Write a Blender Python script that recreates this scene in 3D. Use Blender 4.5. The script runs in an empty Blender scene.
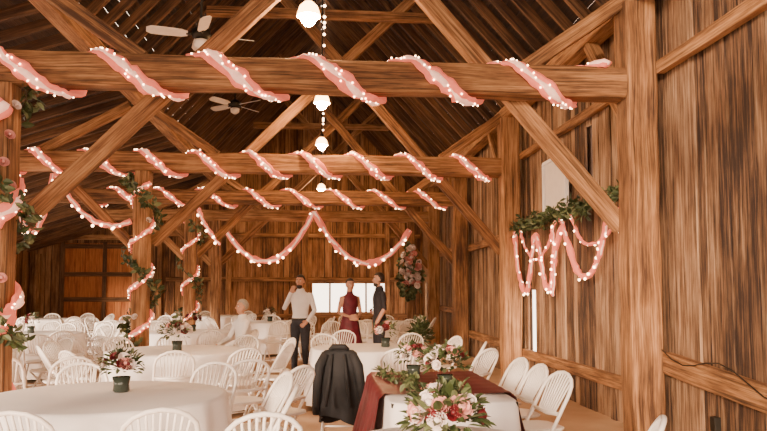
import bpy, math, random
from mathutils import Vector, Matrix, noise
R=random.Random(7)
S=bpy.context.scene
def V(*a): return Vector(a)
# ---------------- materials ----------------
def nodes(name):
    m=bpy.data.materials.new(name); m.use_nodes=True
    nt=m.node_tree; b=nt.nodes['Principled BSDF']; return m,nt,b
def plain(name,col,rough=.6,emis=None,es=0,metal=0,var=.15,scale=12,bump=0,sheen=0,trans=0):
    m,nt,b=nodes(name)
    n=nt.nodes.new('ShaderNodeTexNoise'); n.inputs['Scale'].default_value=scale; n.inputs['Detail'].default_value=4
    tc=nt.nodes.new('ShaderNodeTexCoord'); nt.links.new(tc.outputs['Object'],n.inputs['Vector'])
    r=nt.nodes.new('ShaderNodeValToRGB'); r.color_ramp.elements[0].position=.3; r.color_ramp.elements[1].position=.7
    r.color_ramp.elements[0].color=tuple(c*(1-var) for c in col)+(1,)
    r.color_ramp.elements[1].color=tuple(min(1,c*(1+var)) for c in col)+(1,)
    nt.links.new(n.outputs['Fac'],r.inputs['Fac']); nt.links.new(r.outputs['Color'],b.inputs['Base Color'])
    b.inputs['Roughness'].default_value=rough; b.inputs['Metallic'].default_value=metal
    if emis: b.inputs['Emission Color'].default_value=emis+(1,); b.inputs['Emission Strength'].default_value=es
    if bump:
        bp=nt.nodes.new('ShaderNodeBump'); bp.inputs['Strength'].default_value=bump; bp.inputs['Distance'].default_value=.02
        nt.links.new(n.outputs['Fac'],bp.inputs['Height']); nt.links.new(bp.outputs['Normal'],b.inputs['Normal'])
    return m
def wood(name,dark,mid,light,contrast=1.0,fine=60,coarse=22,pv=.07,crack=.6):
    m,nt,b=nodes(name); L=nt.links
    uv=nt.nodes.new('ShaderNodeUVMap'); uv.uv_map='UVMap'
    rn=nt.nodes.new('ShaderNodeUVMap'); rn.uv_map='rnd'
    def ns(sx,sy,det,rough=.6,dist=0):
        mp=nt.nodes.new('ShaderNodeMapping'); mp.inputs['Scale'].default_value=(sx,sy,1)
        n=nt.nodes.new('ShaderNodeTexNoise'); n.inputs['Scale'].default_value=1; n.inputs['Detail'].default_value=det; n.inputs['Roughness'].default_value=rough
        n.inputs['Distortion'].default_value=dist
        L.new(uv.outputs[0],mp.inputs[0]); L.new(mp.outputs[0],n.inputs['Vector']); return n
    n1=ns(1.1,coarse,6,.6,.2); n2=ns(2.2,fine,4,.75); n3=ns(1.3,3.0,3); n4=ns(.7,coarse*2.2,3,.6,.2)
    mx=nt.nodes.new('ShaderNodeMix'); mx.data_type='FLOAT'; mx.inputs[0].default_value=.48
    L.new(n1.outputs['Fac'],mx.inputs[2]); L.new(n2.outputs['Fac'],mx.inputs[3])
    ad=nt.nodes.new('ShaderNodeMath'); ad.operation='ADD'; L.new(mx.outputs[0],ad.inputs[0])
    s3=nt.nodes.new('ShaderNodeMath'); s3.operation='MULTIPLY_ADD'; s3.inputs[1].default_value=.36; s3.inputs[2].default_value=-.18
    L.new(n3.outputs['Fac'],s3.inputs[0]); L.new(s3.outputs[0],ad.inputs[1])
    sep=nt.nodes.new('ShaderNodeSeparateXYZ'); L.new(rn.outputs[0],sep.inputs[0])
    ad2=nt.nodes.new('ShaderNodeMath'); ad2.operation='MULTIPLY_ADD'; ad2.inputs[1].default_value=pv; L.new(sep.outputs[0],ad2.inputs[0]); L.new(ad.outputs[0],ad2.inputs[2])
    r=nt.nodes.new('ShaderNodeValToRGB'); e=r.color_ramp.elements
    c=.5; w=.17/contrast
    e[0].position=c-w; e[0].color=dark+(1,); e[1].position=c+w; e[1].color=light+(1,)
    q=e.new(c-.01); q.color=mid+(1,)
    L.new(ad2.outputs[0],r.inputs[0])
    cr=nt.nodes.new('ShaderNodeValToRGB'); ce=cr.color_ramp.elements
    ce[0].position=.33; ce[0].color=(1-crack,)*3+(1,); ce[1].position=.42; ce[1].color=(1,1,1,1)
    L.new(n4.outputs['Fac'],cr.inputs[0])
    mm=nt.nodes.new('ShaderNodeMix'); mm.data_type='RGBA'; mm.blend_type='MULTIPLY'; mm.inputs[0].default_value=1
    L.new(r.outputs[0],mm.inputs[6]); L.new(cr.outputs[0],mm.inputs[7]); L.new(mm.outputs[2],b.inputs['Base Color'])
    b.inputs['Roughness'].default_value=.8
    bm=nt.nodes.new('ShaderNodeMath'); bm.operation='MULTIPLY'; L.new(mx.outputs[0],bm.inputs[0]); L.new(cr.outputs[0],bm.inputs[1])
    bp=nt.nodes.new('ShaderNodeBump'); bp.inputs['Strength'].default_value=.8; bp.inputs['Distance'].default_value=.02
    L.new(bm.outputs[0],bp.inputs['Height']); L.new(bp.outputs[0],b.inputs['Normal'])
    return m
M_beam=wood('old_beam_wood',(.07,.027,.010),(.27,.12,.043),(.54,.28,.12),1.25,70,20,.05,.6)
M_wall=wood('weathered_board_wood',(.028,.012,.007),(.20,.10,.048),(.47,.29,.17),1.4,110,30,.09,.68)
M_far=wood('brown_board_wood',(.06,.023,.009),(.25,.108,.04),(.46,.23,.10),1.25,70,18,.08,.55)  # orange-brown boards of the back and left walls
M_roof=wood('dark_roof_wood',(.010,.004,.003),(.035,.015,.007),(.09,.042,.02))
M_raft=wood('rafter_wood',(.03,.012,.006),(.10,.044,.018),(.24,.115,.05))
M_door=wood('door_wood',(.2,.045,.012),(.46,.15,.045),(.6,.23,.07))
M_white=plain('white_plastic',(.90,.83,.77),.4,var=.03)
M_cloth=plain('white_linen',(.90,.84,.81),.85,var=.03,scale=3)
M_burg=plain('burgundy_satin',(.13,.007,.014),.5,var=.2)
M_tulle=plain('pink_tulle_baked_glow',(.68,.16,.12),.8,emis=(1,.2,.11),es=.55,var=.25,scale=30)  # emission stands in for fairy-light glow scattering through the fabric
M_tulle2=plain('white_tulle_baked_glow',(.88,.55,.45),.8,emis=(1,.44,.3),es=.8,var=.2,scale=30)  # paler strand, bulb glow along the ribbon centre put in as colour and emission
M_bulb=plain('fairy_bulb',(1,.8,.6),.4,emis=(1,.60,.34),es=18,var=0)
M_lamp=plain('lamp_glass',(1,.8,.6),.4,emis=(1,.56,.24),es=750,var=0)
M_shade=plain('glowing_lamp_shade',(1,.7,.4),.4,emis=(1,.50,.18),es=18,var=0)
M_black=plain('black_fabric',(.012,.011,.013),.8,var=.3)
M_dark=plain('dark_metal',(.03,.025,.02),.5,metal=.6)
M_leaf=plain('green_leaf',(.045,.065,.02),.5,var=.5,scale=9)
M_leaf2=plain('pale_leaf',(.13,.15,.065),.55,var=.4,scale=9)
M_rw=plain('white_rose',(.85,.72,.66),.6,var=.08)
M_rr=plain('burgundy_rose',(.13,.007,.012),.55,var=.35)
M_rp=plain('pink_rose',(.72,.32,.28),.6,var=.15)
M_glass=plain('dark_vase_glass',(.04,.05,.04),.12,var=.2)
M_stem=plain('vine_stem',(.08,.05,.025),.8)
M_skin=plain('skin',(.58,.29,.18),.5,var=.06)
M_hair=plain('dark_hair',(.025,.013,.008),.6,var=.3,scale=60)
M_hairg=plain('grey_hair',(.35,.3,.26),.6,var=.2,scale=60)
M_shirt=plain('white_shirt',(.88,.83,.80),.8,var=.03,bump=.2)
M_blk=plain('black_shirt',(.025,.02,.024),.8,var=.2)
M_trou=plain('dark_trousers',(.03,.03,.04),.8,var=.2)
M_dress=plain('burgundy_dress',(.13,.01,.022),.6,var=.25)
M_eye=plain('eye_white',(.8,.78,.75),.3,var=0)
M_lip=plain('lips',(.4,.1,.08),.5,var=.05)
M_paper=plain('sign_paper',(.86,.78,.72),.7,var=.03,emis=None)
M_fan=plain('fan_white',(.88,.78,.7),.5,var=.05)
def floormat():
    m,nt,b=nodes('floor_concrete'); L=nt.links
    tc=nt.nodes.new('ShaderNodeTexCoord')
    n=nt.nodes.new('ShaderNodeTexNoise'); n.inputs['Scale'].default_value=.9; n.inputs['Detail'].default_value=8
    L.new(tc.outputs['Object'],n.inputs['Vector'])
    r=nt.nodes.new('ShaderNodeValToRGB'); r.color_ramp.elements[0].position=.3; r.color_ramp.elements[1].position=.7
    r.color_ramp.elements[0].color=(.36,.21,.12,1); r.color_ramp.elements[1].color=(.60,.41,.27,1)
    L.new(n.outputs['Fac'],r.inputs[0]); L.new(r.outputs[0],b.inputs['Base Color']); b.inputs['Roughness'].default_value=.7
    return m
M_floor=floormat()
# ---------------- mesh builder ----------------
class MB:
    def __init__(s): s.v=[];s.f=[];s.m=[];s.uv=[];s.r=[];s.sm=[]
    def add(s,vs,fs,mat=0,uvs=None,rnd=None,smooth=False):
        o=len(s.v); s.v.extend([tuple(p) for p in vs])
        rr=rnd if rnd is not None else R.uniform(-1,1)
        for i,f in enumerate(fs):
            s.f.append(tuple(o+k for k in f)); s.m.append(mat); s.sm.append(smooth)
            s.uv.append(uvs[i] if uvs else [(0,0)]*len(f)); s.r.append(rr)
    def mesh(s,name,mats):
        me=bpy.data.meshes.new(name); me.from_pydata(s.v,[],s.f)
        for m in mats: me.materials.append(m)
        u=me.uv_layers.new(name='UVMap'); u2=me.uv_layers.new(name='rnd')
        a=[];b=[]
        for uv,r in zip(s.uv,s.r):
            for c in uv: a+= [c[0],c[1]]; b+=[r,0]
        u.data.foreach_set('uv',a); u2.data.foreach_set('uv',b)
        me.polygons.foreach_set('material_index',s.m); me.polygons.foreach_set('use_smooth',s.sm)
        me.update(); return me
    def obj(s,name,mats,loc=(0,0,0),rz=0,parent=None):
        return place(name,s.mesh(name,mats),loc,rz,parent)
def place(name,me,loc=(0,0,0),rz=0,parent=None):
    o=bpy.data.objects.new(name,me); S.collection.objects.link(o)
    o.location=loc; o.rotation_euler=(0,0,rz)
    if parent: o.parent=parent
    return o
def empty(name,loc=(0,0,0),rz=0):
    o=bpy.data.objects.new(name,None); S.collection.objects.link(o); o.location=loc; o.rotation_euler=(0,0,rz); o.empty_display_size=.1; return o
def timber(B,p0,p1,w,h,up=(0,0,1),seg=1,jit=.004,mat=0,bow=0,ch=.1):
    p0=Vector(p0);p1=Vector(p1); T=(p1-p0); Ln=T.length; T.normalize()
    U=Vector(up); 
    if abs(T.dot(U))>.95: U=V(0,1,0)
    A=T.cross(U).normalized(); U=A.cross(T).normalized()
    c=min(w,h)*ch; hw,hh=w/2,h/2
    prof=[(-hw+c,-hh),(hw-c,-hh),(hw,-hh+c),(hw,hh-c),(hw-c,hh),(-hw+c,hh),(-hw,hh-c),(-hw,-hh+c)]
    per=[0]
    for i in range(8):
        a=prof[i];b=prof[(i+1)%8]; per.append(per[-1]+math.hypot(a[0]-b[0],a[1]-b[1]))
    ro=R.uniform(0,50); rv=R.uniform(0,50)
    vs=[];fs=[];uvs=[]
    for i in range(seg+1):
        t=i/seg; c0=p0+T*Ln*t+U*bow*math.sin(math.pi*t)
        ja=R.uniform(-1,1)*jit; ju=R.uniform(-1,1)*jit
        for x,y in prof: vs.append(c0+A*(x+ja+R.uniform(-1,1)*jit)+U*(y+ju+R.uniform(-1,1)*jit))
    for i in range(seg):
        for k in range(8):
            k2=(k+1)%8
            fs.append((i*8+k,i*8+k2,(i+1)*8+k2,(i+1)*8+k))
            u0=ro+Ln*i/seg;u1=ro+Ln*(i+1)/seg
            uvs.append([(u0,rv+per[k]),(u0,rv+per[k+1]),(u1,rv+per[k+1]),(u1,rv+per[k])])
    for base,rev in ((0,True),(seg*8,False)):
        idx=[base+k for k in range(8)]
        if rev: idx=idx[::-1]
        fs.append(tuple(idx)); uvs.append([(ro+prof[k][0]*2,rv+prof[k][1]*2) for k in (range(8) if not rev else range(7,-1,-1))])
    B.add(vs,fs,mat,uvs)
def tube(B,pts,r,n=8,mat=0,closed=False,sq=1.0,nrm=None):
    pts=[Vector(p) for p in pts]; N=len(pts)
    rr=r if isinstance(r,(list,tuple)) else [r]*N
    vs=[];fs=[]; prev=None
    for i,p in enumerate(pts):
        a=pts[(i-1)%N] if (closed or i>0) else p; b=pts[(i+1)%N] if (closed or i<N-1) else p
        T=(b-a).normalized()
        if nrm: A=Vector(nrm[i] if isinstance(nrm,list) else nrm); A=(A-T*A.dot(T)).normalized()
        elif prev is None:
            A=T.cross(V(0,0,1)); 
            if A.length<.1: A=T.cross(V(0,1,0))
            A.normalize()
        else: A=(prev-T*prev.dot(T)).normalized()
        prev=A; Bn=T.cross(A)
        for k in range(n):
            an=2*math.pi*k/n; vs.append(p+A*math.cos(an)*rr[i]*sq+Bn*math.sin(an)*rr[i])
    M=N if closed else N-1
    for i in range(M):
        j=(i+1)%N
        for k in range(n):
            k2=(k+1)%n; fs.append((i*n+k,i*n+k2,j*n+k2,j*n+k))
    if not closed: fs.append(tuple(range(n))[::-1]); fs.append(tuple((N-1)*n+k for k in range(n)))
    B.add(vs,fs,mat,None,None,True)
def ball(B,c,r,mat=0,nu=10,nv=7,mx=None):
    c=Vector(c)
    if not isinstance(r,(tuple,list)): r=(r,r,r)
    vs=[V(0,0,1)];
    for j in range(1,nv):
        ph=math.pi*j/nv
        for i in range(nu):
            th=2*math.pi*i/nu; vs.append(V(math.sin(ph)*math.cos(th),math.sin(ph)*math.sin(th),math.cos(ph)))
    vs.append(V(0,0,-1)); fs=[]
    for i in range(nu):
        i2=(i+1)%nu; fs.append((0,1+i,1+i2)); fs.append((len(vs)-1,1+(nv-2)*nu+i2,1+(nv-2)*nu+i))
        for j in range(nv-2): a=1+j*nu; fs.append((a+i,a+nu+i,a+nu+i2,a+i2))
    out=[]
    for v in vs:
        q=V(v.x*r[0],v.y*r[1],v.z*r[2])
        if mx is not None: q=mx@q
        out.append(q+c)
    B.add(out,fs,mat,None,None,True)
def loft(B,rings,n=20,mat=0,cap=True,smooth=True):
    vs=[];fs=[]
    for c,rx,ry in rings:
        for k in range(n):
            a=2*math.pi*k/n; vs.append(Vector(c)+V(rx*math.cos(a),ry*math.sin(a),0))
    for i in range(len(rings)-1):
        for k in range(n):
            k2=(k+1)%n; fs.append((i*n+k,i*n+k2,(i+1)*n+k2,(i+1)*n+k))
    if cap: fs.append(tuple(range(n))[::-1]); fs.append(tuple((len(rings)-1)*n+k for k in range(n)))
    B.add(vs,fs,mat,None,None,smooth)
def bulb(B,c,r,mat=0): ball(B,c,r,mat,6,4)
def leaf(B,p,d,n,s,mat=0):
    d=d.normalized(); n=(n-d*n.dot(d))
    if n.length<.01: n=d.orthogonal()
    n.normalize(); w=d.cross(n)
    vs=[p,p+d*s*.35+w*s*.26+n*s*.08,p+d*s*.72+w*s*.2+n*s*.06,p+d*s-n*s*.06,p+d*s*.72-w*s*.2+n*s*.06,p+d*s*.35-w*s*.26+n*s*.08]
    B.add(vs,[(0,1,2,3),(0,3,4,5)],mat)
def rdir(): 
    while 1:
        v=V(R.uniform(-1,1),R.uniform(-1,1),R.uniform(-1,1))
        if .1<v.length<1: return v.normalized()
def rose(B,p,ax,r,mat):
    q=ax.to_track_quat('Z','Y').to_matrix()
    ball(B,p+ax*r*.15,(r*.45,r*.45,r*.5),mat,8,5,q)
    for ring,(rr,h,n,off) in enumerate(((.55,.95,4,0),(.8,.75,5,.4),(1.05,.5,6,.9))):
        for k in range(n):
            a0=2*math.pi*k/n+off; hw=math.pi/n*1.25; vs=[];fs=[]
            for j in range(4):
                v=j/3
                for i in range(4):
                    u=(i/3-.5)*2
                    a=a0+u*hw*(.55+.45*math.sin(v*2.4)); rad=r*rr*(.35+.65*v**.6)*(1+.06*abs(u))+ (r*.12 if j==3 else 0)
                    z=r*(-.4+h*v-.12*abs(u)**2*v)
                    vs.append(p+q@V(math.cos(a)*rad,math.sin(a)*rad,z))
            for j in range(3):
                for i in range(3): b=j*4+i; fs.append((b,b+1,b+5,b+4))
            B.add(vs,fs,mat,None,None,True)
# ---------------- room ----------------
XR=3.40; XL=-9.3; YF=24.3; YB=-3.0
TY=[2.3,7.0,12.0,16.4,20.4]
def roofz(x):
    if x>0: return 8.3-1.09*x
    if x>-3.3: return 8.3+1.08*x
    return 8.3-1.08*3.3+(x+3.3)*.33
def boards(name,fixed,axis,c0,c1,top,openings,mats,out,wmin=.11,wmax=.25,back=True):
    B=MB()
    def run(fx,wmin,wmax,gap,mi,jit):
        c=c0
        while c<c1:
            w=R.uniform(wmin,wmax); m=c+w/2; segs=[(0.0,top(m))]
            for (a,b,z0,z1) in openings:
                if a<m<b:
                    ns=[]
                    for s0,s1 in segs:
                        if z0>s0: ns.append((s0,min(z0,s1)))
                        if z1<s1: ns.append((max(z1,s0),s1))
                    segs=ns
            off=R.uniform(0,jit)*out
            for s0,s1 in segs:
                if s1-s0<.02: continue
                vb(B,fx+off,m,s0,s1,w,axis,mi)
            c+=w+R.uniform(*gap)
    run(fixed,wmin,wmax,(.008,.028),0,.03)
    if back: run(fixed+.065*out,.1,.16,(-.004,-.002),1,.004)
    return B.obj(name,mats)
def vb(B,f,m,s0,s1,w,axis,mi=0):
    t=.028; seg=4; lean=R.uniform(-.005,.005)
    vs=[];fs=[];uvs=[]; ro=R.uniform(0,50);rv=R.uniform(0,50)
    prof=[(-w/2,-t/2),(w/2,-t/2),(w/2,t/2),(-w/2,t/2)]; per=[0,w,w+t,2*w+t,2*w+2*t]
    for i in range(seg+1):
        z=s0+(s1-s0)*i/seg
        for a,b in prof:
            a2=a+lean*(i/seg-.5)+R.uniform(-.003,.003); vs.append((f+b,m+a2,z) if axis=='y' else (m+a2,f+b,z))
    for i in range(seg):
        for k in range(4):
            k2=(k+1)%4; fs.append((i*4+k,i*4+k2,(i+1)*4+k2,(i+1)*4+k))
            z0=s0+(s1-s0)*i/seg; z1=s0+(s1-s0)*(i+1)/seg
            uvs.append([(ro+z0,rv+per[k]),(ro+z0,rv+per[k+1]),(ro+z1,rv+per[k+1]),(ro+z1,rv+per[k])])
    fs.append((3,2,1,0)); uvs.append([(0,0)]*4); fs.append(tuple(seg*4+k for k in range(4))); uvs.append([(0,0)]*4)
    B.add(vs,fs,mi,uvs)
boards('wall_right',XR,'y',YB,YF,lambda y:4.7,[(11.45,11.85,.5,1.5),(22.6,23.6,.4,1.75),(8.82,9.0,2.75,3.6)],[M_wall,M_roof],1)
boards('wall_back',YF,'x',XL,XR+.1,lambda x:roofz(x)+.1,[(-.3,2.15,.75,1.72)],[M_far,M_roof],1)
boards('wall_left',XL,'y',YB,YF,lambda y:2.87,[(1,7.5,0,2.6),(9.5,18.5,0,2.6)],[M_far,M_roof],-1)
B=MB(); B.add([(XL-.3,YB-1,0),(XR+.3,YB-1,0),(XR+.3,YF+.3,0),(XL-.3,YF+.3,0),(XL-.3,YB-1,-.15),(XR+.3,YB-1,-.15),(XR+.3,YF+.3,-.15),(XL-.3,YF+.3,-.15)],[(0,1,2,3),(4,7,6,5),(0,4,5,1),(1,5,6,2),(2,6,7,3),(3,7,4,0)])
B.obj('floor',[M_floor])
# roof sheathing
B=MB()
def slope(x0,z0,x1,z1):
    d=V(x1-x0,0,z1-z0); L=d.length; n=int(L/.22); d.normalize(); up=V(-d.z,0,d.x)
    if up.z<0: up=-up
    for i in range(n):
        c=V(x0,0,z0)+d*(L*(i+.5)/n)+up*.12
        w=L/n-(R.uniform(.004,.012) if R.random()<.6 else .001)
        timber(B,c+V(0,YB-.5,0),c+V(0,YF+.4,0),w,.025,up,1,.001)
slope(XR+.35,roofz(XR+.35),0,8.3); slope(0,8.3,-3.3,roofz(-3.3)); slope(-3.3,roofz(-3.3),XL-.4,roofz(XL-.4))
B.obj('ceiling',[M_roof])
B=MB(); y=YB
while y<YF+.2:
    timber(B,(XR+.3,y,roofz(XR+.3)+.02),(0,y,8.3),.06,.13,(0,0,1),3,.006)
    timber(B,(0,y,8.3),(-3.3,y,roofz(-3.3)),.06,.13,(0,0,1),3,.006)
    timber(B,(-3.25,y,roofz(-3.3)),(XL-.3,y,roofz(XL-.3)),.06,.13,(0,0,1),3,.006)
    y+=.52
B.obj('roof_rafters',[M_raft])
# wall rails and plates
B=MB()
timber(B,(3.18,YB,4.5),(3.18,YF,4.5),.24,.22,seg=10); B.obj('wall_plate',[M_beam])
B=MB(); timber(B,(-2.9,YB,4.55),(-2.9,YF,4.55),.22,.22,seg=10); B.obj('aisle_purlin',[M_beam])
B=MB()
timber(B,(XR-.07,2.5,.5),(XR-.07,6.85,.8),.1,.2,seg=5,jit=.005)
for a,b,z,h in ((2.5,6.83,3.7,.13),(7.17,11.83,.47,.15),(12.17,16.2,2.45,.15),(12.17,16.2,.5,.16),(16.6,20.2,2.5,.15),(16.6,20.2,1.0,.15),(7.17,11.83,3.72,.1)):
    timber(B,(XR-.06,a,z),(XR-.06,b,z+R.uniform(-.04,.04)),.09,h,seg=5,jit=.005)
B.obj('trim_1',[M_beam])
B=MB()
for z in (1.85,.65,3.3): timber(B,(-5,YF-.08,z),(XR-.1,YF-.08,z),.12,.14,seg=5)
timber(B,(XL,YF-.08,3.2),(-5,YF-.08,3.2),.12,.16,seg=4)
for x in (-9,-5.2,-3,-.5,2.2): timber(B,(x,YF-.1,0),(x,YF-.1,min(roofz(x)-.2,5)),.16,.14,seg=4)
timber(B,(-3.3,YF-.1,4.6),(3.3,YF-.1,4.6),.16,.2,seg=4)
B.obj('trim_2',[M_beam])
B=MB()
for x in (-.3,.3,.9,1.5,2.15): timber(B,(x,YF-.02,.75),(x,YF-.02,1.75),.06,.06)
for z in (.75,1.75): timber(B,(-.5,YF-.02,z),(2.2,YF-.02,z),.06,.06)
B.obj('window_1',[M_beam])
B=MB()
x=-8.2
while x<-5.65:
    timber(B,(x+.1,YF-.2,0.02),(x+.1,YF-.2,3.0),.2,.03,(0,1,0),3,.002); x+=.205
for z in (.15,1.2,2.0,2.9): timber(B,(-8.25,YF-.24,z),(-5.6,YF-.24,z),.05,.14,seg=2,mat=1)
for x in (-8.2,-6.9,-5.65): timber(B,(x,YF-.245,0.02),(x,YF-.245,3.05),.12,.05,(0,1,0),2,mat=1)
B.obj('door_1',[M_door,M_raft])
# posts & trusses
TZ=3.56; LP={}
for i,y in enumerate(TY):
    B=MB(); timber(B,(3.16,y,0),(3.16,y,4.39),.32,.32,(0,1,0),10,.009)
    B.obj('timber_post',[M_beam])
    lx=-2.98 if i==1 else -2.87; LP[i]=lx
    B=MB(); w=.25 if i>1 else .27
    timber(B,(lx,y,0),(lx,y,TZ-.15),w,w,(0,1,0),10,.006); B.obj('timber_post',[M_beam])
    B=MB(); timber(B,(-8.9 ,y,0),(-8.9,y,2.75),.26,.26,(0,1,0),6,.006); B.obj('timber_post',[M_beam])
    B=MB(); timber(B,(-5.9,y,TZ),(3.0,y,TZ),.28,.30,(0,0,1),16,.01)
    B.obj('tie_beam',[M_beam])
    if i==0: continue
    B=MB()
    timber(B,(3.06,y+.22,2.15),(-1.0,y+.22,2.15+4.06*1.16),.13,.17,seg=8,jit=.005)
    timber(B,(-2.78,y+.37,2.28),(1.55,y+.37,2.28+4.33*.99),.13,.17,seg=8,jit=.005)
    timber(B,(2.0,y,TZ+.14),(3.02,y,4.42),.13,.15,seg=3)
    timber(B,(-1.7,y,TZ+.14),(-2.85,y,4.5),.13,.15,seg=3)
    timber(B,(-3.0,y,2.2),(-4.2,y,TZ-.15),.13,.15,seg=3)
    timber(B,(-4.6,y,TZ+.1),(-3.1,y,4.5),.13,.15,seg=3)
    timber(B,(-1.9,y-.02,6.1),(1.9,y-.02,6.1),.12,.16,seg=4)
    B.obj('truss_braces',[M_beam])
B=MB(); timber(B,(2.5,20.2,0),(2.5,20.2,TZ-.17),.2,.2,(0,1,0),8); B.obj('timber_post',[M_beam])
B=MB()
for y in TY[1:]:
    timber(B,(3.16,y+.17,3.2),(3.16,y+1.2,4.38),.12,.15,(1,0,0),3)
B.obj('wall_braces',[M_beam])
# ---------------- tulle wraps ----------------
def wrap(axis,fix,a0,a1,pitch,hw,hh,name,rw=.075,ph=0,bulbs=13,skew=.11,br=.0095):
    B=MB(); turns=abs(a1-a0)/pitch; n=int(turns*44); pts=[];nr=[];rr=[]
    for i in range(n+1):
        t=i/n; phi=ph+turns*2*math.pi*t
        lin=t+skew*math.sin(phi)/turns if axis=='x' else t
        c,s=math.cos(phi),math.sin(phi); k=4.5
        sup=(abs(c)**k+abs(s)**k)**(-1/k)
        u,w=c*sup,s*sup
        a=a0+(a1-a0)*min(1,max(0,lin))
        if axis=='x':
            y=fix[0]-u*(hw+.03); z=fix[1]-w*(hh+.03); p=V(a,y,z); nn=V(0,-c,-s)
        else:
            p=V(fix[0]+w*(hw+.03),fix[1]-u*(hh+.03),a); nn=V(s,-c,0)
        p+=nn*R.uniform(0,.012)+V(R.uniform(-1,1),0,R.uniform(-1,1))*.006
        pts.append(p); nr.append(nn); rr.append(rw*(1+.5*noise.noise(p*5)+.12*math.sin(i*1.7)+R.uniform(-.08,.08)))
    tube(B,pts,rr,9,0,False,.3,nr)
    p2=[p+nr[i]*.014+V(.02*math.sin(i*.35),0,.012*math.cos(i*.5)) for i,p in enumerate(pts)]
    tube(B,p2,[r*(.38+.15*math.sin(i*.8)) for i,r in enumerate(rr)],6,2,False,.8,nr)
    nb=int(turns*bulbs)
    for i in range(nb):
        j=min(n-1,int((i+R.random())/nb*n)); p=pts[j]+nr[j]*(.03)
        T=(pts[j+1]-pts[j]).normalized(); side=T.cross(nr[j])*R.uniform(-.7,.7)*rw
        bulb(B,p+side,br,1)
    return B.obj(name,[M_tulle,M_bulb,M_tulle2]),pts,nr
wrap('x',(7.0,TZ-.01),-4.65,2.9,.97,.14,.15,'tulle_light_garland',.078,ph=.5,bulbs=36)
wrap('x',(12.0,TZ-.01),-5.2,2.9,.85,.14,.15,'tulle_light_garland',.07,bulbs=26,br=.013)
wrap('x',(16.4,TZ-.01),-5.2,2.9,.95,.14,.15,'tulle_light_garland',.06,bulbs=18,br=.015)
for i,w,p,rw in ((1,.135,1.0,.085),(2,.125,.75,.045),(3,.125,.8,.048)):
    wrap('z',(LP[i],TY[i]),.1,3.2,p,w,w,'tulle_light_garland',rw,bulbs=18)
def ivy(name,x,y,z0,z1,w,n,roses=0,size=.09):
    B=MB(); tz=z1-z0; pts=[];
    for i in range(80):
        t=i/79; a=t*tz*5.2; pts.append(V(x+math.cos(a)*(w+.04)*1.15,y-math.sin(a)*(w+.04)*1.15,z0+tz*t))
    tube(B,pts,.01,5,2)
    for i in range(n):
        q=R.choice(pts); p=q+rdir()*.07; o=(q-V(x,y,q.z)).normalized()
        leaf(B,p+o*.03,(o*.5+rdir()).normalized(),o,R.uniform(.6,1.3)*size,R.choice((0,0,1)))
    for i in range(roses):
        z=z0+tz*(i+.5)/roses+R.uniform(-.1,.1); a=-math.pi/2+R.uniform(-.5,1.1)
        o=V(math.cos(a),math.sin(a),0); rose(B,V(x,y,z)+o*(w+.07),(o+V(0,0,.4)).normalized(),.042,R.choice((3,4,4)))
    B.obj(name,[M_leaf,M_leaf2,M_stem,M_rw,M_rp])
ivy('ivy_garland',LP[1],7.0,1.0,3.4,.135,620,9,.1)
ivy('ivy_garland',-2.87,12.0,.3,3.4,.125,420,2,.12)
ivy('ivy_garland',-2.87,16.4,.3,3.0,.125,180,0,.12)
# ---------------- swags ----------------
def strand(B,pts,r,nb,bulb_r):
    rr=[r*(.7+.7*abs(noise.noise(v*4))+R.uniform(-.12,.12)) for v in pts]
    tube(B,pts,rr,7)
    tube(B,[p_+V(0,-r*.5,r*.2*math.sin(i*1.3)) for i,p_ in enumerate(pts)],[k*.5 for k in rr],6,2)
    for i in range(nb):
        v=pts[int((i+.5)/nb*(len(pts)-1))]+rdir()*r*.8+V(-r*.4,-r*.6,-r*.6); bulb(B,v,bulb_r,1)
def swag(name,anch,sag,r=.06,nb=14,bulb_r=.028,wig=.012):
    B=MB()
    for (p,q),sg in zip(zip(anch[:-1],anch[1:]),sag):
        p=Vector(p);q=Vector(q); pts=[]
        for i in range(25):
            t=i/24; v=p.lerp(q,t); v.z-=sg*4*t*(1-t); v+=rdir()*wig; pts.append(v)
        strand(B,pts,r,nb,bulb_r)
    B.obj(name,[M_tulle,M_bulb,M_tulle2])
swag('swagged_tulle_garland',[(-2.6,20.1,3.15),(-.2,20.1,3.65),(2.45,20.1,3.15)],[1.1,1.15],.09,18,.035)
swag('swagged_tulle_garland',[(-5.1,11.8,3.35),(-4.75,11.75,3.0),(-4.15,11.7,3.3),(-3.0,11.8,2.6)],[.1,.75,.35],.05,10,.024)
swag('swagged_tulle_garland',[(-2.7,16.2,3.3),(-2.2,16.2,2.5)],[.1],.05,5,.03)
def spline(cp,per=9):
    cp=[Vector(c) for c in cp]; out=[]
    for i in range(len(cp)-1):
        p0=cp[max(0,i-1)];p1=cp[i];p2=cp[i+1];p3=cp[min(len(cp)-1,i+2)]
        for k in range(per):
            t=k/per; out.append(.5*((2*p1)+(p2-p0)*t+(2*p0-5*p1+4*p2-p3)*t*t+(3*p1-p0-3*p2+p3)*t**3)+rdir()*.008)
    out.append(cp[-1]); return out
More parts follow.
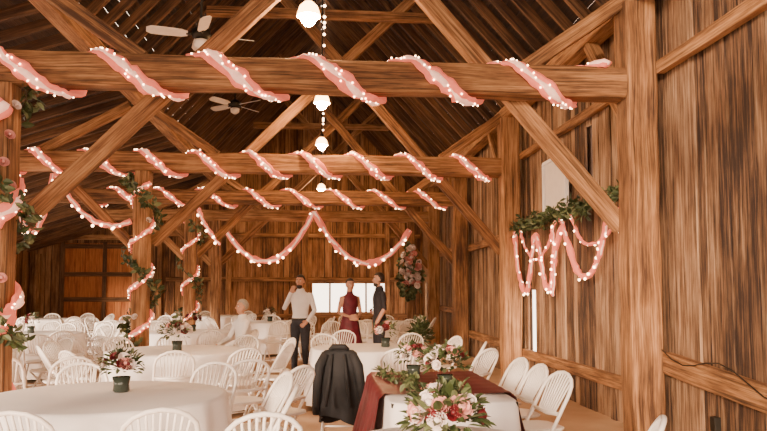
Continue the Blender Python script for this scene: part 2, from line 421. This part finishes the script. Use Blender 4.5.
# wall garland with drapes of tulle
B=MB(); xw=XR-.14
pts=[V(xw,7.3+4.5*i/40,2.52+.03*math.sin(i*.9)) for i in range(41)]
tube(B,pts,.018,6,2)
for i in range(1000):
    p=R.choice(pts)+V(R.uniform(-.1,.0),R.uniform(-.1,.1),R.gauss(0,.055)); leaf(B,p,(rdir()+V(-.5,0,.1)).normalized(),V(-1,0,.3),R.uniform(.06,.12),R.choice((0,0,0,1)))
B.obj('greenery_garland',[M_leaf,M_leaf2,M_stem])
B=MB(); q=lambda *L:[V(xw-.07,a,b) for a,b in L]
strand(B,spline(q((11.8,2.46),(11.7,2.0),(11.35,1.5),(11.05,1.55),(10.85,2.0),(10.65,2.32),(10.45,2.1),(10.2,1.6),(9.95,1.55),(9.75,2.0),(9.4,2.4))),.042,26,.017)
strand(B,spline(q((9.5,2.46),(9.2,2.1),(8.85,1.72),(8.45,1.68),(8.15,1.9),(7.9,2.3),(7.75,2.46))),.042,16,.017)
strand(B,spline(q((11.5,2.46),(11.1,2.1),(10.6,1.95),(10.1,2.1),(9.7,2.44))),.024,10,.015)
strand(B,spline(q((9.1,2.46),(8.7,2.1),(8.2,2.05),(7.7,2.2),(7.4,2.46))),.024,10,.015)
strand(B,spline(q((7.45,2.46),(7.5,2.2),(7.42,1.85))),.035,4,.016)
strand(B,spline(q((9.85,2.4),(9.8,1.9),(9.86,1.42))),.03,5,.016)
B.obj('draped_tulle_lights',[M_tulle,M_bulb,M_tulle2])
B=MB()
timber(B,(xw+.05,9.55,2.98),(xw+.05,10.45,2.98),.03,.72,(0,0,1),1,0,0); 
for z in (2.6,3.36): timber(B,(xw+.03,9.5,z),(xw+.03,10.5,z),.05,.05,mat=1)
for y in (9.5,10.5): timber(B,(xw+.03,y,2.6),(xw+.03,y,3.36),.05,.05,(1,0,0),mat=1)
B.obj('framed_sign',[M_paper,M_cloth])
B=MB(); timber(B,(XR-.04,6.05,.3),(XR-.04,6.05,.42),.08,.06,(1,0,0)); B.obj('outlet_box',[M_dark])
B=MB(); tube(B,[V(XR-.14,6.8-.2*i,.93-.07*math.sin(i*.9)-.02*i) for i in range(12)],.006,5); B.obj('wall_cable',[M_dark])
# ---------------- pendant lamps ----------------
for k,yy in enumerate((7.8,11.5,14.9,21.5)):
    e=empty('pendant_lamp',(0,yy,4.5)); x=-.15 if k==0 else 0
    e.location.x=x
    b=MB(); top=roofz(x)-4.5-.05
    tube(b,[(0,0,.16),(0,0,top)],.012,6); b.obj('cord',[M_dark],parent=e)
    b=MB(); loft(b,[((0,0,.1),.05,.05),((0,0,.2),.045,.045),((0,0,.22),.02,.02)],12)
    b.obj('socket',[M_dark],parent=e)
    b=MB(); loft(b,[((0,0,.13),.05,.05),((0,0,.08),.1,.1),((0,0,.0),.125,.125),((0,0,-.03),.13,.13)],20,cap=False)
    b.obj('shade',[M_shade],parent=e)
    b=MB(); ball(b,(0,0,-.03),(.09,.09,.11),0,14,10); b.obj('bulb',[M_lamp],parent=e)
B=MB()
pts=[V(.03,8.8+i*.36,5.6-.02*i+.1*math.cos(i*.9)) for i in range(30)]
tube(B,pts,.008,5,0)
for p in pts: bulb(B,p+V(0,0,-.03),.022,1)
B.obj('string_lights',[M_dark,M_bulb])
def fan(loc,rz,top):
    b=MB(); tube(b,[(0,0,.1),(0,0,top)],.018,8,1)
    loft(b,[((0,0,-.06),.05,.05),((0,0,-.03),.12,.12),((0,0,.06),.13,.13),((0,0,.12),.05,.05)],18,1)
    loft(b,[((0,0,-.2),.03,.03),((0,0,-.16),.09,.09),((0,0,-.08),.1,.1),((0,0,-.06),.05,.05)],16,0)
    loft(b,[((0,0,top-.1),.08,.08),((0,0,top),.06,.06)],14,1)
    for k in range(4):
        a=k*math.pi/2; d=V(math.cos(a),math.sin(a),0); s=V(-d.y,d.x,0)
        tube(b,[d*.1,d*.2],.018,6,1)
        P=[]
        for r,w in ((.18,.045),(.26,.07),(.5,.078),(.66,.075),(.72,.04)): P.append((r,w))
        vs=[];fs=[]
        for r,w in P:
            for sg in (-1,1):
                for zz in (-.006,.006): vs.append(d*r+s*w*sg+V(0,0,zz+sg*w*.35))
        for i in range(len(P)-1):
            o=i*4; fs+=[(o,o+4,o+6,o+2),(o+1,o+3,o+7,o+5),(o,o+1,o+5,o+4),(o+2,o+6,o+7,o+3)]
        fs+=[(0,2,3,1),(16,17,19,18)]
        b.add(vs,fs,0)
    b.obj('ceiling_fan',[M_fan,M_dark],loc,rz)
fan((-1.66,10.0,5.0),.25,roofz(-1.66)-5.05); fan((-1.9,16,5.55),.9,roofz(-1.9)-5.6)
# ---------------- chair ----------------
def chair_mesh(var=0):
    b=MB(); w=.205
    def up(t): return V(0,.20-.46*t,.83*t)
    pts=[V(-w,.20,0.01)]
    for t in (.25,.5,.7,.85): p=up(t); pts.append(V(-w,p.y,p.z))
    for k in range(1,8):
        a=math.pi-math.pi*k/8; p=V(w*math.cos(a),0,0); zz=.71+.14*math.sin(a); t=zz/.83; pts.append(V(p.x,.20-.46*t,zz))
    for t in (.85,.7,.5,.25): p=up(t); pts.append(V(w,p.y,p.z))
    pts.append(V(w,.20,.01))
    tube(b,pts,.015,7)
    for k in range(-4,5):
        x=k*.04; zt=.71+.14*math.sqrt(max(0,1-(x/w)**2)); zb=.56
        tube(b,[V(x*.75,.20-.46*zb/.83,zb),V(x,.20-.46*zt/.83,zt)],.0085,5)
    zb=.56; tube(b,[V(-w,.2-.46*zb/.83,zb),V(0,.2-.46*zb/.83-.01,zb-.015),V(w,.2-.46*zb/.83,zb)],[.014,.02,.014],6)
    for s in (-1,1): tube(b,[V(s*(w-.025),.15,.42),V(s*(w-.025),-.26,.01)],.012,6)
    for y,z in ((-.2,.07),): tube(b,[V(-w+.025,y,z),V(w-.025,y,z)],.009,6)
    tube(b,[V(-w,.155,.08),V(w,.155,.08)],.009,6)
    sv=[]
    n=20
    for z,sc in ((.425,.9),(.435,1),(.45,1),(.455,.93)):
        for k in range(n):
            a=2*math.pi*k/n; c,s=math.cos(a),math.sin(a); q=(abs(c)**4+abs(s)**4)**(-.25)
            sv.append(V(c*q*.195*sc,.0+s*q*.2*sc,z))
    fs=[(i*n+k,i*n+(k+1)%n,(i+1)*n+(k+1)%n,(i+1)*n+k) for i in range(3) for k in range(n)]
    fs+=[tuple(range(n))[::-1],tuple(3*n+k for k in range(n))]
    b.add(sv,fs,0)
    return b.mesh('folding_chair',[M_white])
CH=chair_mesh()
chairs=[]
POSTS=[(LP[i],TY[i]) for i in range(5)]+[(3.16,y) for y in TY]+[(2.5,20.2)]
def chair(x,y,face):
    for (a,b) in chairs:
        if (a-x)**2+(b-y)**2<.2: return
    for (a,b) in POSTS:
        if abs(a-x)<.42 and abs(b-y)<.42: return
    chairs.append((x,y)); place('folding_chair',CH,(x,y,0),face)
def face_to(x,y,tx,ty): return math.atan2(-(tx-x),ty-y)
# ---------------- tables ----------------
def round_table(x,y,Rr=.85,seed=0,drop=.06):
    rg=random.Random(seed); n=120; f1=rg.choice((13,14,15,16)); ph=rg.uniform(0,6)
    vs=[V(0,0,.755)];fs=[]
    rings=[(.5,.755,0),(.96,.755,0),(1.0,.75,0),(1.012,.73,.1),(1.02,.6,.4),(1.03,.45,.65),(1.045,.3,.85),(1.06,.15,1),(1.07,drop,1.1)]
    for rr,z,fd in rings:
        for k in range(n):
            a=2*math.pi*k/n
            w=math.sin(f1*a+ph+.6*math.sin(3*a))+.4*math.sin((f1*2-3)*a+ph*2)
            vs.append(V(math.cos(a),math.sin(a),0)*(Rr*rr+.032*fd*w+ .02*fd)+V(0,0,z))
    for k in range(n): fs.append((0,1+k,1+(k+1)%n))
    for i in range(len(rings)-1):
        for k in range(n): o=1+i*n; fs.append((o+k,o+n+k,o+n+(k+1)%n,o+(k+1)%n))
    e=empty('round_dining_table',(x,y,0))
    b=MB(); b.add(vs,fs,0,None,None,True); b.obj('tablecloth',[M_cloth],parent=e)
    b=MB(); loft(b,[((0,0,.72),Rr*.99,Rr*.99),((0,0,.745),Rr*.99,Rr*.99)],40)
    for k in range(4):
        a=k*math.pi/2+.4; tube(b,[(math.cos(a)*.5,math.sin(a)*.5,.02),(math.cos(a)*.45,math.sin(a)*.45,.72)],.018,8)
    b.obj('folding_table',[M_dark],parent=e)
    return e
def ring_chairs(x,y,rad,angs):
    for a in angs:
        a=math.radians(a+R.uniform(-5,5)); r=rad+R.uniform(0.05,.25)
        cx,cy=x+math.cos(a)*r,y+math.sin(a)*r; chair(cx,cy,face_to(cx,cy,x,y)+R.uniform(-.2,.2))
round_table(-1.52,5.42,.84,1)
chair(-1.62,4.36,face_to(-1.62,4.36,-1.55,5.4)); chair(-.93,4.38,face_to(-.93,4.38,-1.2,5.4)); chair(-.42,5.05,face_to(-.42,5.05,-1.5,5.3)+.2)
chair(-.33,4.2,.15); chair(-.5,5.75,face_to(-.5,5.75,-1.46,5.4)); chair(-.98,6.45,face_to(-.98,6.45,-1.46,5.4)+.2); chair(-2.0,6.5,face_to(-2.0,6.5,-1.5,5.4))
chair(-.35,6.5,.9); chair(-.75,7.2,.4)
round_table(-1.78,9.4,.85,2); ring_chairs(-1.78,9.4,1.12,(-125,-85,-50,-15,20,60,100,140,180,-160))
round_table(.62,9.6,.74,3); ring_chairs(.62,9.6,1.05,(-165,-20,25,60,120,165))
round_table(-4.6,9.2,.85,4); ring_chairs(-4.6,9.2,1.12,range(0,360,38))
round_table(-2.3,13.5,.85,5); ring_chairs(-2.3,13.5,1.12,(-150,-110,-70,70,110,150,190))
round_table(-5.0,13.2,.85,6); ring_chairs(-5.0,13.2,1.12,range(10,370,38))
round_table(-1.2,17.6,.85,7); ring_chairs(-1.2,17.6,1.12,range(10,370,40))
round_table(-4.4,17.8,.85,8); ring_chairs(-4.4,17.8,1.12,range(30,390,40))
round_table(-6.9,19.6,.85,12); ring_chairs(-6.9,19.6,1.12,range(30,390,40))
round_table(-2.9,21.6,.85,9); ring_chairs(-2.9,21.6,1.12,range(30,390,40))
round_table(1.3,17.5,.8,10); ring_chairs(1.3,17.5,1.1,range(30,390,45))
round_table(-7.5,15.6,.85,11); ring_chairs(-7.5,15.6,1.12,range(30,390,40))
for i in range(7): chair(-3.6-.55*i,11.3+.05*i,R.uniform(-.3,.3)); 
for i in range(6): chair(-3.4-.55*i,15.4+.05*i,R.uniform(-.3,.3)+math.pi)
for i in range(5): chair(-.9+.55*i,15.2+R.uniform(-.1,.1),R.uniform(-.3,.3)+math.pi)
for x,y,a in ((-2.5,7.6,.5),(-3.2,7.8,.2),(-3.9,7.6,.1),(-3.0,10.9,-.4),(.9,8.35,-.1),(1.7,8.2,.7),(1.9,9.3,1.4),(1.6,10.6,2.4),(-.1,11,.4),(.3,11.6,2.8)): chair(x,y,a)
round_table(.6,3.55,.52,13)
e=empty('rectangular_dining_table',(.9,5.7,0))
def rect_cloth(hx,hy,ztop,zbot,mat,name,fold=.02,n=160):
    b=MB(); vs=[V(0,0,ztop)];fs=[]
    rings=[(.5,ztop,0),(.98,ztop,0),(1,ztop-.006,.0),(1.01,ztop-.03,.1),(1.02,ztop-.2,.5),(1.04,(ztop+zbot)/2,.8),(1.06,zbot,1.1)]
    for rr,z,fd in rings:
        for k in range(n):
            a=2*math.pi*k/n; c,s=math.cos(a),math.sin(a); q=(abs(c)**14+abs(s)**14)**(-1/14)
            ex=fold*fd*(math.sin(17*a+1)+.5*math.sin(31*a))
            vs.append(V(c*q*(hx*rr+ex),s*q*(hy*rr+ex),z))
    for k in range(n): fs.append((0,1+k,1+(k+1)%n))
    for i in range(len(rings)-1):
        for k in range(n): o=1+i*n; fs.append((o+k,o+n+k,o+n+(k+1)%n,o+(k+1)%n))
    b.add(vs,fs,0,None,None,True); return b.obj(name,[mat],parent=e)
rect_cloth(.44,.85,.755,.06,M_cloth,'tablecloth')
b=MB()
path=[(-.60,.1),(-.58,.28),(-.545,.45),(-.51,.62),(-.49,.74),(-.45,.775),(-.3,.772),(0,.77),(.3,.772),(.45,.775),(.49,.74),(.52,.6),(.56,.42),(.60,.22),(.63,.1)]
vs=[];fs=[];m=36
for (px,pz) in path:
    for k in range(m+1):
        t=k/m; yy=-.55+1.38*t; dr=max(0,.75-pz)
        vs.append(V(px+ (1 if px>0 else -1)*dr*.07*math.sin(t*34),yy+dr*.1*(t-.5),pz+.002*math.sin(t*40)))
for i in range(len(path)-1):
    for k in range(m): o=i*(m+1)+k; fs.append((o,o+1,o+m+2,o+m+1))
b.add(vs,fs,0,None,None,True); b.obj('table_runner',[M_burg],parent=e)
b=MB()
for sx in (-.35,.35):
    for sy in (-.65,.65): tube(b,[(sx,sy,.01),(sx,sy,.72)],.02,8)
timber(b,(0,-.82,.735),(0,.82,.735),.86,.03); b.obj('table_frame',[M_dark],parent=e)
chair(1.66,6.85,math.pi/2+.15); chair(1.66,6.25,math.pi/2+.1); chair(1.66,5.65,math.pi/2+.2); chair(1.5,3.75,math.pi/2-.4)
# jacket chair
jx,jy=.22,7.6; ja=face_to(jx,jy,.5,9.7)
chair(jx,jy,ja)
b=MB(); n=40
vs=[];fs=[]
H=[(.90,.09,.025),(.895,.14,.05),(.87,.175,.065),(.80,.195,.075),(.68,.2,.09),(.55,.205,.10),(.42,.22,.11),(.3,.235,.12),(.2,.25,.12)]
for z,rx,ry in H:
    for k in range(n):
        a=2*math.pi*k/n; f=(.9-z)
        wr=1+f*.2*math.sin(5*a+z*6)+f*.12*math.sin(11*a-z*9)
        vs.append(V(rx*wr*math.cos(a)+(.9-z)*.06,ry*wr*math.sin(a)-.25+(.9-z)*.28*.4,z+ (.05*math.sin(2*a) if z<.3 else 0)))
for i in range(len(H)-1):
    for k in range(n): fs.append((i*n+k,i*n+(k+1)%n,(i+1)*n+(k+1)%n,(i+1)*n+k))
fs.append(tuple(range(n)))
b.add(vs,fs,0,None,None,True)
for s in (-1,1): tube(b,[V(s*.13,-.28,.86),V(s*.19,-.29,.74),V(s*.215,-.27,.55),V(s*.23,-.24,.36),V(s*.23,-.22,.26)],[.045,.052,.048,.042,.038],10)
tube(b,[V(-.09,-.27,.9),V(-.06,-.3,.93),V(.06,-.3,.93),V(.09,-.27,.9)],[.02,.028,.028,.02],8)
for s in (-1,1): tube(b,[V(s*.06,-.32,.86),V(s*.09,-.345,.6),V(s*.12,-.345,.35)],[.012,.02,.015],6)
b.obj('black_jacket',[M_black],(jx,jy-.02,0.01),ja)
# ---------------- bouquets ----------------
def bouquet(x,y,z,r,vh,name='rose_centerpiece',nr=14,nl=110,dark=.4,spread=1.0):
    b=MB(); 
    loft(b,[((0,0,0),.05,.05),((0,0,.01),.06,.06),((0,0,vh*.5),.055,.055),((0,0,vh),.065,.065),((0,0,vh-.01),.055,.055)],16,5)
    c=V(0,0,vh+r*.45)
    for i in range(nl):
        d=rdir(); 
        if d.z<-.35: d.z=-d.z
        p=c+V(d.x*r*spread,d.y*r*spread,d.z*r*.8)*R.uniform(.5,.9); leaf(b,p,(d+rdir()*.5).normalized(),V(0,0,1)+rdir()*.4,R.uniform(.24,.46)*r,R.choice((0,0,1)))
    for i in range(nr):
        d=rdir(); d.z=abs(d.z)*.9+.05
        if i%2: d.y=-abs(d.y)
        d.normalize(); p=c+V(d.x*r*.85*spread,d.y*r*.85,d.z*r*.75)
        rose(b,p,d,r*R.uniform(.17,.27),3 if R.random()<dark else R.choice((2,2,4)))
    for i in range(7):
        d=rdir(); d.z=abs(d.z)*.6; d.normalize(); tube(b,[c+d*r*.3,c+d*r*1.0,c+d*r*1.15-V(0,0,.02)],.004,4,6)
        for k in range(7): leaf(b,c+d*r*(.7+.075*k),(d+rdir()).normalized(),V(0,0,1),r*.2,R.choice((0,1)))
    b.obj(name,[M_leaf,M_leaf2,M_rw,M_rr,M_rp,M_glass,M_stem],(x,y,z))
bouquet(.6,3.5,.757,.2,.04,nr=22,nl=320,dark=.4)
bouquet(.98,5.75,.775,.18,.06,nr=15,nl=200,dark=.35,spread=1.1)
bouquet(.8,6.3,.775,.15,.08,nr=10,nl=150,dark=.3)
bouquet(-1.45,5.55,.757,.15,.11,nr=9,nl=150,dark=.2)
bouquet(-1.75,9.2,.757,.2,.12,nr=9,nl=90,dark=.4)
bouquet(.85,9.6,.757,.17,.12,nr=8,nl=90,dark=.5)
for x,y in ((-4.6,9.2),(-2.3,13.5),(-5,13.2),(-1.2,17.6),(-4.4,17.8),(1.3,17.5)): bouquet(x,y,.757,.17,.12,nr=6,nl=50)
b=MB()
for i in range(110):
    t=i/110; p=V(.6+.08*math.sin(t*5)+R.uniform(-.04,.04),5.1+1.1*t,.80+R.uniform(0,.05)); leaf(b,p,rdir(),V(0,0,1)+rdir()*.3,.07,R.choice((0,1)))
tube(b,[V(.6+.08*math.sin(t*.5),5.1+.11*t,.79) for t in range(11)],.008,5,2)
b.obj('eucalyptus_runner',[M_leaf,M_leaf2,M_stem])
b=MB()
for i in range(300):
    t=R.random(); wd=.30*math.sin(math.pi*min(1,t*1.1+.05))+.06; p=V(2.42+R.uniform(-1,1)*wd,20.02-R.uniform(0,.2),1.25+1.55*t); leaf(b,p,rdir()+V(0,-.2,-.4),V(0,-1,0),.15,R.choice((0,1)))
for i in range(44):
    t=R.uniform(.25,.95); wd=.24*math.sin(math.pi*t)+.04; d=rdir(); d.y=-abs(d.y); rose(b,V(2.42+R.uniform(-1,1)*wd,19.8+R.uniform(-.05,.1),1.25+1.5*t),d,.08,R.choice((2,2,4)))
b.obj('hanging_flower_arrangement',[M_leaf,M_leaf2,M_rw,M_rr,M_rp])
b=MB()
loft(b,[((0,0,0),.16,.16),((0,0,.35),.2,.2),((0,0,.36),.18,.18)],18,2)
for i in range(260):
    d=rdir(); d.z=abs(d.z); p=V(0,0,.5)+V(d.x*.25,d.y*.25,d.z*.45)*R.uniform(.4,1); leaf(b,p,d+rdir()*.6,V(0,0,1),.12,R.choice((0,0,1)))
b.obj('potted_plant',[M_leaf,M_leaf2,M_dark],(1.95,14.3,0))
# ---------------- people ----------------
def seg_d(p,a,b,ra,rb):
    ab=b-a; t=max(0,min(1,(p-a).dot(ab)/max(1e-9,ab.dot(ab)))); return (p-(a+ab*t)).length-(ra+(rb-ra)*t)
def person(name,loc,rz,H,top,bottom,female=False,seated=False,arms=None,sleeve='long',hair=M_hair,beard=False,headturn=0,shoe=M_dark):
    s=H/1.75; dz=-.42 if seated else 0
    e=empty(name,loc,rz); B=MB(); lab=[]
    sh=.185 if not female else .16
    Z=lambda z:z+dz
    f=.9 if female else 1
    tor=[(.84,.14,.10),(.9,.165*(1.05 if female else 1),.118),(.98,.16,.112),(1.07,.142*f,.1),(1.2,.16*f,.112),(1.32,.178*f,.118),(1.40,.175*f,.1),(1.445,.12*f,.08),(1.475,.065,.062),(1.54,.055,.058)]
    loft(B,[((0,0,Z(z)),rx,ry) for z,rx,ry in tor],24)
    lab+= [(V(0,0,Z(.97)),V(0,0,Z(1.43)),.14,.12,'top'),(V(0,0,Z(.84)),V(0,0,Z(.94)),.15,.15,'bot' if not female else 'top'),(V(0,0,Z(1.49)),V(0,.01,Z(1.56)),.055,.055,'skin')]
    hc=V(0,.02,Z(1.64))
    rot=Matrix.Rotation(headturn,3,'Z')
    def hd(v): return hc+rot@Vector(v)
    ball(B,hd((0,-.01,.02)),(.076,.093,.095),0,20,14,rot); ball(B,hd((0,.02,-.05)),(.055,.065,.07),0,16,10,rot)
    tube(B,[hd((0,.085,.012)),hd((0,.108,-.02)),hd((0,.09,-.032))],[.008,.014,.01],8)
    for sx in(-1,1): ball(B,hd((sx*.077,-.005,-.005)),(.012,.02,.032),0,8,6,rot)
    lab.append((hc+V(0,0,-.06),hc+V(0,0,.03),.09,.1,'skin'))
    for sx in (-1,1):
        hip=V(sx*.088,0,Z(.88))
        if seated: kn=V(sx*.13,.43,.5); an=V(sx*.13,.42,.09)
        else: kn=V(sx*.1,.02,.49); an=V(sx*.115,-.02,.09)
        mid=hip.lerp(kn,.5); calf=kn.lerp(an,.35)
        if female: rs=(.095,.075,.05,.05,.03)
        else: rs=(.098,.085,.066,.064,.052)
        tube(B,[hip+V(0,0,.04 if not seated else 0)-(V(0,.04,0) if seated else V(0,0,0)),hip,mid,kn,calf,an,an-V(0,0,.03)],[rs[0]*.6,rs[0],rs[1],rs[2],rs[3],rs[4],rs[4]*.9],14)
        tube(B,[an+V(0,-.05,-.045),an+V(0,.0,-.04),an+V(0,.1,-.05),an+V(0,.17,-.06),an+V(0,.2,-.062)],[.03,.042,.042,.034,.018],10)
        lab+=[(hip,kn,rs[0],rs[2],'bot'),(kn,an,rs[2],rs[4],'bot' if not female else 'skin'),(an+V(0,-.04,-.05),an+V(0,.19,-.06),.045,.04,'shoe')]
    for sx,key in ((-1,'L'),(1,'R')):
        shp=V(sx*sh,0,Z(1.40)); A=(arms or {}).get(key)
        if A: el,wr,hdir=[Vector(a) for a in A]; el.z+=dz; wr.z+=dz
        else: el=V(sx*(sh+.055),-.03,Z(1.13)); wr=V(sx*(sh+.06),.05,Z(.885)); hdir=V(0,.15,-1)
        hdir.normalize()
        ru,re,rw=(.055,.043,.034) if not female else (.042,.034,.024)
        tube(B,[shp+V(-sx*.05,0,.01),shp,shp.lerp(el,.4),el,el.lerp(wr,.35),wr],[ru*.8,ru,ru*.92,re,re*.95,rw],12)
        side=hdir.cross(V(0,1,0) if abs(hdir.y)<.8 else V(0,0,1)).normalized()
        nrm=side.cross(hdir).normalized()
        q=Matrix((side,nrm,hdir)).transposed()
        pal=wr+hdir*.05
        ball(B,pal,(.042,.018,.058),0,12,8,q); tube(B,[wr-hdir*.02,wr+hdir*.03],[.027,.028],8)
        for k,(o,ln) in enumerate(((-.03,.062),(-.01,.075),(.01,.08),(.03,.07))):
            b0=pal+hdir*.03+side*o; b1=b0+hdir*ln*.5+side*o*.2; b2=b1+hdir*ln*.3-nrm*ln*.22; b3=b2+hdir*ln*.12-nrm*ln*.22
            tube(B,[b0,b1,b2,b3],[.0095,.009,.0085,.007],7)
        t0=wr+hdir*.02+side*.03; tube(B,[t0,t0+side*.025+hdir*.03-nrm*.01,t0+side*.03+hdir*.06-nrm*.02],[.013,.011,.008],7)
        lab.append((shp,el,ru,re,'top' if sleeve!='none' else 'skin'))
        lab.append((el,wr,re,rw,'top' if sleeve=='long' else 'skin'))
        lab.append((wr+hdir*.02,wr+hdir*.17,.035,.03,'skin'))
    tmp=B.mesh('tmp',[M_skin]); to=place('tmp',tmp)
    md=to.modifiers.new('r','REMESH'); md.mode='VOXEL'; md.voxel_size=.009
    sm=to.modifiers.new('s','SMOOTH'); sm.iterations=4; sm.factor=.5
    dg=bpy.context.evaluated_depsgraph_get(); me=bpy.data.meshes.new_from_object(to.evaluated_get(dg))
    bpy.data.objects.remove(to)
    me.materials.clear()
    for m in (M_skin,top,bottom,shoe): me.materials.append(m)
    ix={'skin':0,'top':1,'bot':2,'shoe':3}
    for p in me.polygons:
        c=p.center; best=min(lab,key=lambda L:seg_d(c,L[0],L[1],L[2],L[3])); p.material_index=ix[best[4]]; p.use_smooth=True
        if best[4]=='skin' and best[0].z>Z(1.47)-.0 and c.z<Z(1.475) and abs(c.x)<.16: p.material_index=1
    ob=place('body',me,(0,0,0),0,e)
    e.scale=(s,s,s)
    b=MB()
    nu,nv=24,14; vs=[];fs=[]
    for j in range(nv+1):
        ph=math.pi*.72*j/nv
        for i in range(nu):
            th=2*math.pi*i/nu; v=V(math.sin(ph)*math.cos(th),math.sin(ph)*math.sin(th),math.cos(ph))
            k=1.0
            if v.y>.25 and v.z<.55: k=.72
            k*=1+.03*noise.noise(v*5)
            vs.append(hd((v.x*.086*k,v.y*.102*k-.014,v.z*.106*k+.024)))
    for j in range(nv):
        for i in range(nu): fs.append((j*nu+i,j*nu+(i+1)%nu,(j+1)*nu+(i+1)%nu,(j+1)*nu+i))
    b.add(vs,fs,0,None,None,True)
    if female: ball(b,hd((0,-.115,.03)),(.05,.045,.05),0,12,8)
    if beard:
        ball(b,hd((0,.04,-.085)),(.052,.052,.045),0,14,8,rot)
    b.obj('hair',[hair],parent=e)
    b=MB()
    for sx in (-1,1):
        ball(b,hd((sx*.03,.072,.012)),(.013,.01,.008),0,8,6,rot); ball(b,hd((sx*.03,.081,.012)),(.006,.004,.006),1,8,6,rot)
        tube(b,[hd((sx*.015,.085,.034)),hd((sx*.032,.083,.038)),hd((sx*.045,.074,.034))],.004,5,1)
    ball(b,hd((0,.088,-.055)),(.022,.008,.007),2,10,6,rot)
    b.obj('face_features',[M_eye,M_hair,M_lip],parent=e)
    if female:
        b=MB(); n=48; vs=[];fs=[]; HH=[(1.08,.135,.1),(1.0,.155,.12),(.9,.18,.14),(.75,.2,.17),(.6,.225,.2),(.5,.245,.22)]
        for z,rx,ry in HH:
            for k in range(n):
                a=2*math.pi*k/n; w=1+(1.05-z)*.12*math.sin(9*a); vs.append(V(rx*w*math.cos(a),ry*w*math.sin(a),z))
        for i in range(len(HH)-1):
            for k in range(n): fs.append((i*n+k,i*n+(k+1)%n,(i+1)*n+(k+1)%n,(i+1)*n+k))
        b.add(vs,fs,0,None,None,True); b.obj('skirt',[top],parent=e)
    elif top is not bottom:
        b=MB(); loft(b,[((0,0,Z(.955)),.165,.12),((0,0,Z(.985)),.163,.118)],24,0,False); b.obj('belt',[M_dark],parent=e)
        loft2=MB(); loft(loft2,[((0,0,Z(1.46)),.085,.08),((0,.002,Z(1.505)),.068,.07)],20,0,False); loft2.obj('collar',[top],parent=e)
    return e
person('man_in_white_shirt',(-.36,13.2,0),math.pi-.35,1.76,M_shirt,M_trou,arms={'R':((.30,.03,1.16),(.10,.22,1.44),(-.35,-.3,.9)),'L':((-.27,0,1.13),(-.2,.17,.95),(.5,.4,-.5))},beard=True)
person('woman_in_burgundy_dress',(.53,13.4,0),math.pi+.3,1.7,M_dress,M_skin,female=True,sleeve='none',arms={'R':((.22,-.02,1.12),(.06,.17,1.05),(-1,.2,.1)),'L':((-.22,-.02,1.12),(-.08,.18,1.0),(1,.1,.2))})
person('man_in_black_shirt',(1.05,13.1,0),math.pi/2+.15,1.8,M_blk,M_trou,sleeve='short',beard=True,arms={'L':((-.24,-.03,1.13),(-.22,.1,.9),(.1,.4,-1))})
sx,sy=-1.3,12.1; chairs.append((sx,sy)); place('folding_chair',CH,(sx,sy,0),math.pi/2+.5)
person('seated_man_in_white_shirt',(sx+.04,sy-.03,0),math.pi/2+.5,1.76,M_shirt,M_trou,seated=True,hair=M_hairg,arms={'R':((.26,.12,1.14),(.16,.36,1.02),(-.3,1,-.1)),'L':((-.26,.12,1.14),(-.16,.36,1.02),(.3,1,-.1))})
# ---------------- light ----------------
w=bpy.data.worlds.new('sky'); S.world=w; w.use_nodes=True
bg=w.node_tree.nodes['Background']; bg.inputs[0].default_value=(1,.78,.60,1); bg.inputs[1].default_value=6.2
def sun(name,d,st,ang,col):
    l=bpy.data.lights.new(name,'SUN'); l.energy=st; l.angle=math.radians(ang); l.color=col
    o=bpy.data.objects.new(name,l); S.collection.objects.link(o); o.rotation_euler=Vector(d).to_track_quat('-Z','Y').to_euler(); o.location=(-4,-6,6)
sun('sun',(.42,.85,-.15),8,10,(1,.73,.5))
sun('sun_side',(.85,.35,-.22),12,8,(1,.77,.57))
# ---------------- camera ----------------
cam=bpy.data.cameras.new('camera'); co=bpy.data.objects.new('camera',cam); S.collection.objects.link(co)
co.location=(0,0,1.5); co.rotation_euler=(math.radians(94),0,math.radians(-4.9)); cam.sensor_width=36; cam.lens=36*730/767
cam.shift_y=23.5/767; cam.clip_end=200; S.camera=co
